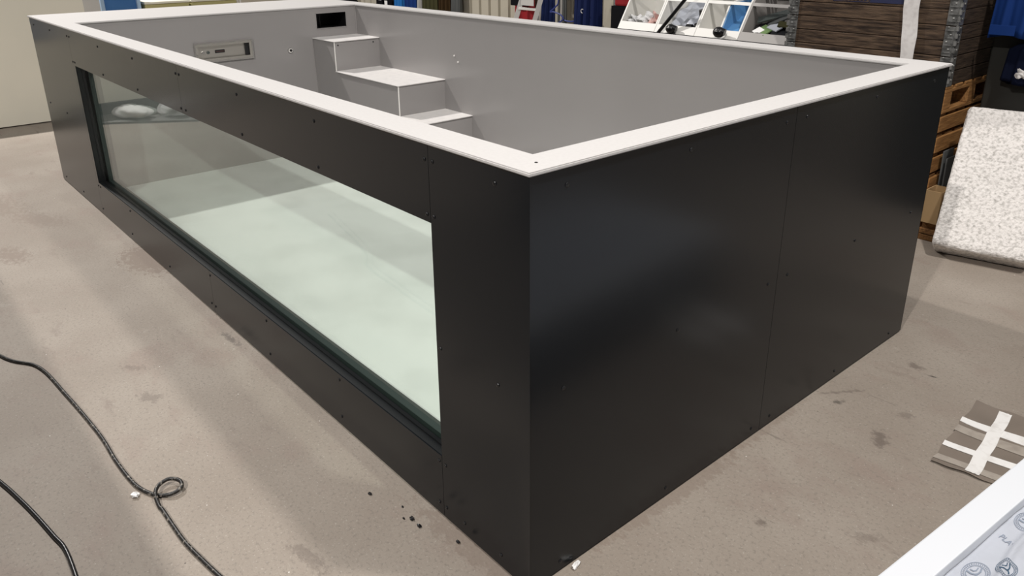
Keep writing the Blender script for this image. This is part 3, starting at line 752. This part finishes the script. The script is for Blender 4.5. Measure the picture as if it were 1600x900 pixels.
# black knobs hanging on the lips, and the black pole
for x, y, z_, lb in ((-2.440, 3.612, 1.060, 'glossy black ball grip in front of the second bin beside the pole'), (-2.012, 3.600, 1.070, 'glossy black ball grip in front of the blue divider bin')):
    t = thing('ball_grip', lb, 'grip', (x, y, 1.0), 'black ball grips on the bin fronts')
    s = .036 if x < -2.3 else .040
    bm = bmesh.new(); bmesh.ops.create_uvsphere(bm, u_segments=18, v_segments=12, radius=s, matrix=Matrix.Translation((x, y, z_)) @ Matrix.Diagonal((1.12, .9, .95, 1)))
    part('ball', bm, 'black', t, smooth=True)
    bm = bmesh.new(); cyl(bm, (x + .02, y, z_ + .008), (x + .045, y + .006, z_), s * .62, 14); part('hub', bm, 'black', t)
    bm = bmesh.new(); box(bm, x - .012, x + .010, y - s * .93, y - s * .86, z_ + .008, z_ + .014); part('mark', bm, 'alu', t)
    bm = bmesh.new(); cyl(bm, (x, y, z_), (x, yf0 + .02, z_ - .005), .008, 10); part('stem', bm, 'black', t)
bm = bmesh.new(); cyl(bm, (-2.93, 3.56, 0), (-2.561, 3.610, 1.015), .013, 14); cyl(bm, (-2.561, 3.610, 1.015), (-2.20, 3.660, 1.45), .013, 14)
solo('black_pole', bm, 'black', 'slanting black pole leaning across the front of the second white bin', 'pole')
# offcuts in the grey bin
oc = [(-1.70, 3.84, .30, .07, .30, -.30, 'gasket', 'long dark strip rising to the right at the back of the grey bin', .150), (-1.66, 3.80, .26, .06, .10, -.42, 'darkbox', 'dark grey strip crossing over the others in the grey bin', .125),
      (-1.735, 3.725, .115, .085, -.50, .16, 'green', 'green card offcut at the front of the grey bin', .052), (-1.665, 3.745, .115, .070, -.45, .12, 'film', 'pale blue card offcut beside the green card', .078),
      (-1.775, 3.715, .07, .060, -.5, .2, 'white', 'white card edge left of the green card', .046), (-1.60, 3.71, .13, .05, .15, .0, 'black', 'black strip lying lowest at the right of the grey bin', .045),
      (-1.74, 3.79, .20, .05, .25, -.25, 'black', 'black strip behind the green card', .085), (-1.60, 3.76, .10, .06, .35, .1, 'olive', 'olive offcut at the right in the grey bin', .095),
      (-1.59, 3.83, .11, .05, -.1, .2, 'greyp', 'pale strip at the right rear of the grey bin', .135)]
for i, (x, y, lx, ly, a, ty, m, lb, dz) in enumerate(oc):
    mt = Matrix.Translation((x, y, zb0 + .02 + dz)) @ Euler((.5, ty, a)).to_matrix().to_4x4()
    solo('offcut', box(bmesh.new(), -lx / 2, lx / 2, -ly / 2, ly / 2, -.004, .004, 0, M4=mt), m, lb, 'offcut', 'offcuts in the grey bin')
bm = lump(bmesh.new(), (-1.70, 3.84, zb0 + .06), .13, .11, .035, .5, 9); o = solo('offcut_heap', zmin_to(bm, zb0 + .011), 'blackmatt', 'heap of small black scraps at the bottom of the grey bin', 'scraps'); o['kind'] = 'stuff'
# light profiles lying over the bins
for k in range(5):
    y = 3.90 + k * .045; zz = zt0 + .126
    tilt = .02 * (k - 2)
    bm = bmesh.new(); mt = Matrix.Translation((-1.85 + .03 * k, y, zz + .012)) @ Matrix.Rotation(tilt, 4, 'Z')
    if k % 2: cyl(bm, (-.5, 0, 0), (.32, 0, 0), .012, 12); bmesh.ops.transform(bm, matrix=mt, verts=bm.verts[:])
    else: box(bm, -.5, .32, -.018, .018, -.012, .012, .002, M4=mt)
    solo('long_profile', bm, ('white', 'alu')[k % 2], ['white strip lying over the bins, front one', 'silver tube lying over the bins, second from front', 'white strip lying over the bins, in the middle', 'silver tube lying over the bins, second from the back', 'white strip lying over the bins, rearmost'][k], 'strip', 'strips and tubes over the bins')

# ------------------------------------------------------------------ things along the back wall
YW = 6.60
def coat(name, label, xa, xb, m, seed, zt=1.62, zb=.50, y=None, pl=5, dep=.09, cat='jacket'):
    return garment(name, label, xa, xb, zt, zb, (y or YW - .135), m, pl, dep, seed=seed, cat=cat, grp='work clothes on the back wall')
c = coat('jacket', 'black jacket with white tags, leftmost on the back wall', -11.23, -10.60, 'blackmatt', 21)
for a, zz in ((-10.95, .70), (-10.68, .735), (-10.76, .615)):
    part('tag', B(a, a + .085, YW - .262, YW - .256, zz, zz + .085), 'white', c, label='white tag')
coat('jacket', 'bright blue jacket between the black and royal blue ones', -10.60, -10.32, 'sky', 22)
coat('jacket', 'royal blue jacket left of the pale hanging towel', -10.32, -9.87, 'royal', 23)
coat('towel', 'narrow pale grey towel between blue and olive jackets', -9.86, -9.77, 'greyp', 24, cat='towel')
coat('jacket', 'olive jacket hung right beside the pale towel', -9.77, -9.33, 'olive', 25)
coat('jacket', 'brown jacket hung between the olive jacket and the grey one', -9.33, -8.96, 'brown', 26)
coat('jacket', 'dark grey coat at the right end of the clothes by bare wall', -8.97, -8.72, 'greycloth', 27)
# black sack in front of the far corner
solo('black_sack', zmin_to(lump(bmesh.new(), (-11.45, 5.9, .4), .38, .35, .50, .15, 8), 0), 'blackmatt', 'black sack standing left of the black jacket behind the pool corner', 'sack', smooth=True)
# wall cable tray line / seam in the wall
struct('trim_1', B(-11.27, -11.25, YW - .02, YW + .01, 0, 3.0), 'greyp')
# red gear bag, ladder
coat('fire_blanket_bag', 'red and black bag hanging behind the stepladder', -7.48, -7.02, 'red', 31, zt=1.5, zb=.45, pl=3, cat='bag')
bm = bmesh.new(); box(bm, -7.43, -7.06, YW - .245, YW - .228, .80, .90, .006)
r_ = [o for o in bpy.data.objects if o.name.startswith('fire_blanket_bag')][0]
part('black_band', bm, 'blackmatt', r_)
lx0, lx1, ly = -6.462, -6.10, 5.60
t = thing('stepladder', 'aluminium stepladder standing against the clothes at the back wall', 'ladder', ((lx0 + lx1) / 2, ly + .2, 0))
def bar(p, q, w_, d_):
    p, q = Vector(p), Vector(q); dd = q - p
    mt = Matrix.Translation((p + q) / 2) @ dd.to_track_quat('Z', 'Y').to_matrix().to_4x4()
    return box(bmesh.new(), -w_ / 2, w_ / 2, -d_ / 2, d_ / 2, -dd.length / 2, dd.length / 2, .002, M4=mt)
rail = lambda x, z_: (x + .58 * 0, ly + .24 * z_, z_)
for x, sx in ((-6.62, .30), (-6.33, .38)):
    pass
part('front_rail', bar((-6.60, 5.43, 0), (-6.22, 5.78, 1.65), .030, .060), 'alu', t)
part('front_rail', bar((-6.23, 5.43, 0), (-5.89, 5.78, 1.65), .030, .060), 'alu', t)
part('rear_rail', bar((-6.48, 6.0, 0), (-6.20, 5.84, 1.65), .022, .03), 'alu', t)
part('rear_rail', bar((-6.05, 6.0, 0), (-5.86, 5.84, 1.65), .022, .03), 'alu', t)
for zz in (.28, .57, .86, 1.15, 1.44):
    k = zz / 1.65; yy = 5.43 + .35 * k
    xa = -6.60 + .38 * k; xb = -6.23 + .34 * k
    bm = box(bmesh.new(), xa + .015, xb - .015, yy - .03, yy + .05, zz - .012, zz + .012, .003)
    for q in range(4): box(bm, xa + .02, xb - .02, yy - .025 + q * .018, yy - .019 + q * .018, zz + .012, zz + .015)
    part('rung', bm, 'alu', t)
bm = B(-6.33, -6.10, 5.58, 5.592, .905, 1.06, .003); part('ribbed_plate', bm, 'greyp', t, label='pale ribbed plate between the rails')
part('top_platform', B(-6.23, -5.87, 5.74, 5.90, 1.64, 1.67, .006), 'alu', t)
coat('jacket', 'navy jacket just right of the stepladder', -6.78, -6.44, 'navy', 41, zb=.48, y=6.30, dep=.07)
coat('jacket', 'grey cloth hanging between the navy jacket and the blue cable', -6.44, -6.26, 'greycloth', 42, zb=.48, y=6.33, dep=.05, cat='cloth')
# standing rail that carries the nearer clothes
t = thing('coat_rail', 'grey upright post of the clothes rail right of the navy coat', 'rail', (-4.33, 5.2, 0))
part('post', B(-4.40, -4.29, 5.16, 5.24, 0, 1.9, .004), 'hood', t)
part('foot', B(-4.50, -4.20, 5.02, 5.38, 0, .03, .004), 'hood', t)
part('arm', B(-6.05, -4.40, 5.185, 5.215, 1.66, 1.70, .003), 'hood', t)
coat('long_coat', 'long navy coat with a small white crest hanging on the rail', -4.95, -4.50, 'navy', 43, zt=1.60, zb=.42, y=5.12, pl=6, dep=.10, cat='coat')
cr = [o for o in bpy.data.objects if o.name.startswith('long_coat')][0]
bm = bmesh.new()
for k in range(8):
    a = .9 + k * .5
    cyl(bm, (-4.70 + .020 * math.cos(a), 5.005, .965 + .020 * math.sin(a)), (-4.70 + .020 * math.cos(a + .5), 5.005, .965 + .020 * math.sin(a + .5)), .004, 6)
part('crest', bm, 'alu', cr)
# blue cable loops and pale pipe behind
cb = [(-5.60, 5.52, 1.30), (-5.592, 5.52, 1.0), (-5.62, 5.50, .93), (-5.71, 5.50, .865), (-5.66, 5.5, .868), (-5.55, 5.5, .848), (-5.487, 5.5, .81), (-5.49, 5.5, .79), (-5.40, 5.5, .775), (-5.31, 5.5, .785), (-5.24, 5.5, .83), (-5.20, 5.5, .95), (-5.16, 5.5, 1.1), (-5.14, 5.5, 1.35)]
solo('blue_cable', tube(bmesh.new(), spline(cb, 6), .009, 8), 'bluecable', 'looped blue cable hanging between the grey cloth and the long coat', 'cable', smooth=True)
cb = [(-5.47, 5.49, .80), (-5.53, 5.49, .76), (-5.62, 5.49, .70), (-5.70, 5.49, .55), (-5.72, 5.49, .02)]
solo('blue_cable', tube(bmesh.new(), spline(cb, 6), .009, 8), 'bluecable', 'blue cable end dropping left below the cable loop', 'cable', smooth=True)
cb = [(-5.48, 5.50, .785), (-5.43, 5.50, .74), (-5.39, 5.50, .66), (-5.38, 5.50, .02)]
solo('blue_cable', tube(bmesh.new(), spline(cb, 6), .009, 8), 'black', 'black cable end dropping right below the blue loop', 'cable', smooth=True)
for k, (x, rr_) in enumerate(((-6.20, .05), (-5.98, .04))):
    bm = bmesh.new(); cyl(bm, (x, 6.50, 0), (x, 6.50, 2.6), rr_, 20)
    t = thing('wall_pipe', ('wider' if k == 0 else 'slimmer') + ' cream pipe on the back wall behind the blue cable', 'pipe', (x, 6.5, 0), 'cream pipes on the back wall')
    part('pipe', bm, 'creamw', t, smooth=True)
    part('clamp', B(x - rr_ - .015, x + rr_ + .015, 6.42, 6.60, .70, .74, .003), 'creamw', t)
# red topped stick, wooden stick left of the bins
bm = bmesh.new(); cyl(bm, (-3.62, 4.55, 0), (-3.53, 4.62, 1.55), .014, 12)
solo('wooden_stick', bm, 'pallet', 'thin wooden stick leaning left of the leftmost white bin', 'stick')
bm = bmesh.new(); cyl(bm, (-3.70, 4.60, 0), (-3.36, 4.66, 1.35), .012, 12)
solo('grey_stick', bm, 'hood', 'thin grey stick leaning behind the wooden stick', 'stick')
t = thing('red_toolbox', 'red case standing on a dark stand behind the sticks', 'case', (-3.95, 5.0, 0))
part('stand', B(-4.15, -3.62, 4.85, 5.15, 0, 1.06), 'blackmatt', t)
part('case', B(-4.12, -3.66, 4.86, 5.12, 1.06, 1.30, .02), 'red', t)
part('handle', B(-4.0, -3.82, 4.97, 5.01, 1.30, 1.34, .008), 'black', t)

# ------------------------------------------------------------------ beyond the wide deck on the left
t = thing('upright_sheet', 'pale grey sheet standing upright between cream wall and blue tub', 'panel', (-8.4, 1.13, 0))
part('sheet', B(-8.44, -8.40, .70, 1.232, .02, 1.6, .003), 'greyp', t); part('foot', B(-8.6, -8.25, .8, 1.1, 0, .03, .003), 'greyp', t)
t = thing('blue_tub', 'blue plastic tub with light blue frame behind the wide deck', 'tub', (-9.7, 1.73, 0))
part('body', B(-9.93, -9.52, 1.53, 1.93, .05, 1.35, .01), 'blue', t)
for y_ in (1.505, 1.925):
    part('corner_post', B(-9.54, -9.48, y_, y_ + .045, 0, 1.4, .006), 'blueL', t)
    part('corner_post', B(-9.97, -9.91, y_, y_ + .045, 0, 1.4, .006), 'blueL', t)
part('bottom_rail', B(-9.53, -9.49, 1.55, 1.925, .0, .86, .004), 'blue', t)
for y0, y1, lb in ((2.02, 2.58, 'pale yellow tub with white lid next to the blue tub'), (2.60, 3.215, 'pale yellow tub with white lid farther from the blue tub')):
    t = thing('yellow_tub', lb, 'tub', (-9.75, (y0 + y1) / 2, 0), 'pale yellow tubs behind the wide deck')
    part('body', B(-10.1, -9.5, y0, y1, 0, .945, .02), 'yellow', t)
    part('lid', B(-10.12, -9.485, y0 - .005, y1 + .005, .945, .975, .008), 'lid', t)
for k, y_ in enumerate((3.245, 3.285)):
    bm = bmesh.new(); cyl(bm, (-9.55, y_, 0), (-9.55, y_, 1.6), .011, 12)
    solo('white_pipe', bm, 'white', 'slim white pipe upright right of the yellow tubs, ' + ('left' if k == 0 else 'right') + ' one of two', 'pipe', 'white pipes by the yellow tubs')
# things near the cream wall that show only as reflections in the glass and cladding
bm = prism(bmesh.new(), [(-7.14, -.62), (-6.60, -1.40), (-6.95, -1.75), (-7.50, -1.50), (-7.50, -.62)], 2, 0, .020)
solo('flat_board', bm, 'hood', 'grey board lying on the floor by the cream wall, mirrored in the window', 'board')
a_ = math.atan2(-.27, .41)
bm = lump(bmesh.new(), (0, 0, 0), 1, 1, 1, .10, 23, 4)
for v in bm.verts:
    d = v.co; k = (abs(d.x) ** 5 + abs(d.y) ** 5) ** .2; l = math.hypot(d.x, d.y); q = l / k if k > 1e-6 else 1
    wr = 1 + .10 * math.sin(d.x * 9 + d.y * 5) + .08 * math.sin(d.y * 14 - d.x * 4)
    v.co = Vector((d.x * q * .20 + .03 * d.y, d.y * q * .115, d.z * .062 * wr * (1 - .25 * d.x)))
zmin_to(bm, .021)
bmesh.ops.transform(bm, matrix=Matrix.Translation((-7.13, -.95, 0)) @ Matrix.Rotation(a_, 4, 'Z'), verts=bm.verts[:])
solo('plastic_bag', bm, 'bag', 'flat white plastic bag lying on the grey board, mirrored in the pool window', 'bag', smooth=True)
bm = zmin_to(lump(bmesh.new(), (-6.97, -1.36, 0), .13, .14, .07, .6, 19, 4), .021)
solo('plastic_wad', bm, 'clear', 'crumpled clear film beside the white bag, mirrored in the pool window', 'film')
solo('plank', B(-7.59, -7.53, -1.40, -.60, 0, .125, .004), 'darkbox', 'low dark grey plank along the cream wall behind the white bag', 'plank')
solo('wall_panel', B(-7.598, -7.57, -.60, -.30, .80, 1.22, .004), 'bluegrey', 'grey blue panel fixed to the cream wall, mirrored in the black cladding', 'panel')

# ------------------------------------------------------------------ light
def lamp(x, y, z, size, watts, col=(1.0, .955, .915)):
    l = bpy.data.lights.new('hall_lamp', 'AREA'); l.shape = 'DISK'; l.size = size; l.energy = watts; l.color = col
    o = bpy.data.objects.new('hall_lamp', l); COL.objects.link(o); o.location = (x, y, z); return o
lamp(-10.5, -.25, 9.0, .28, 1320)
lamp(1.6, -5.3, 6.5, .20, 690)
lamp(1.9, 1.6, 6.5, .35, 300)
lamp(-3.0, -.3, 6.5, .40, 50)  # weak extra fill, added to keep the background lit
w = bpy.data.worlds.new('hall_air'); S.world = w; w.use_nodes = True
w.node_tree.nodes['Background'].inputs['Color'].default_value = (.93, .95, 1.0, 1)
w.node_tree.nodes['Background'].inputs['Strength'].default_value = .15

# ------------------------------------------------------------------ camera
cam = bpy.data.cameras.new('camera'); co = bpy.data.objects.new('camera', cam); COL.objects.link(co)
co.location = (1.2263, -1.1086, 1.6983); co.rotation_euler = (1.2156, .0084, .8589)
cam.sensor_width = 36; cam.lens = 1209.15 * 36 / 1600; cam.shift_x = 2.74 / 1600; cam.shift_y = -98.4 / 1600
cam.clip_start = .05; cam.clip_end = 60
S.camera = co
v = S.view_settings; v.view_transform = 'Standard'; v.look = 'None'; v.exposure = 0; v.gamma = 1; v.use_curve_mapping = False
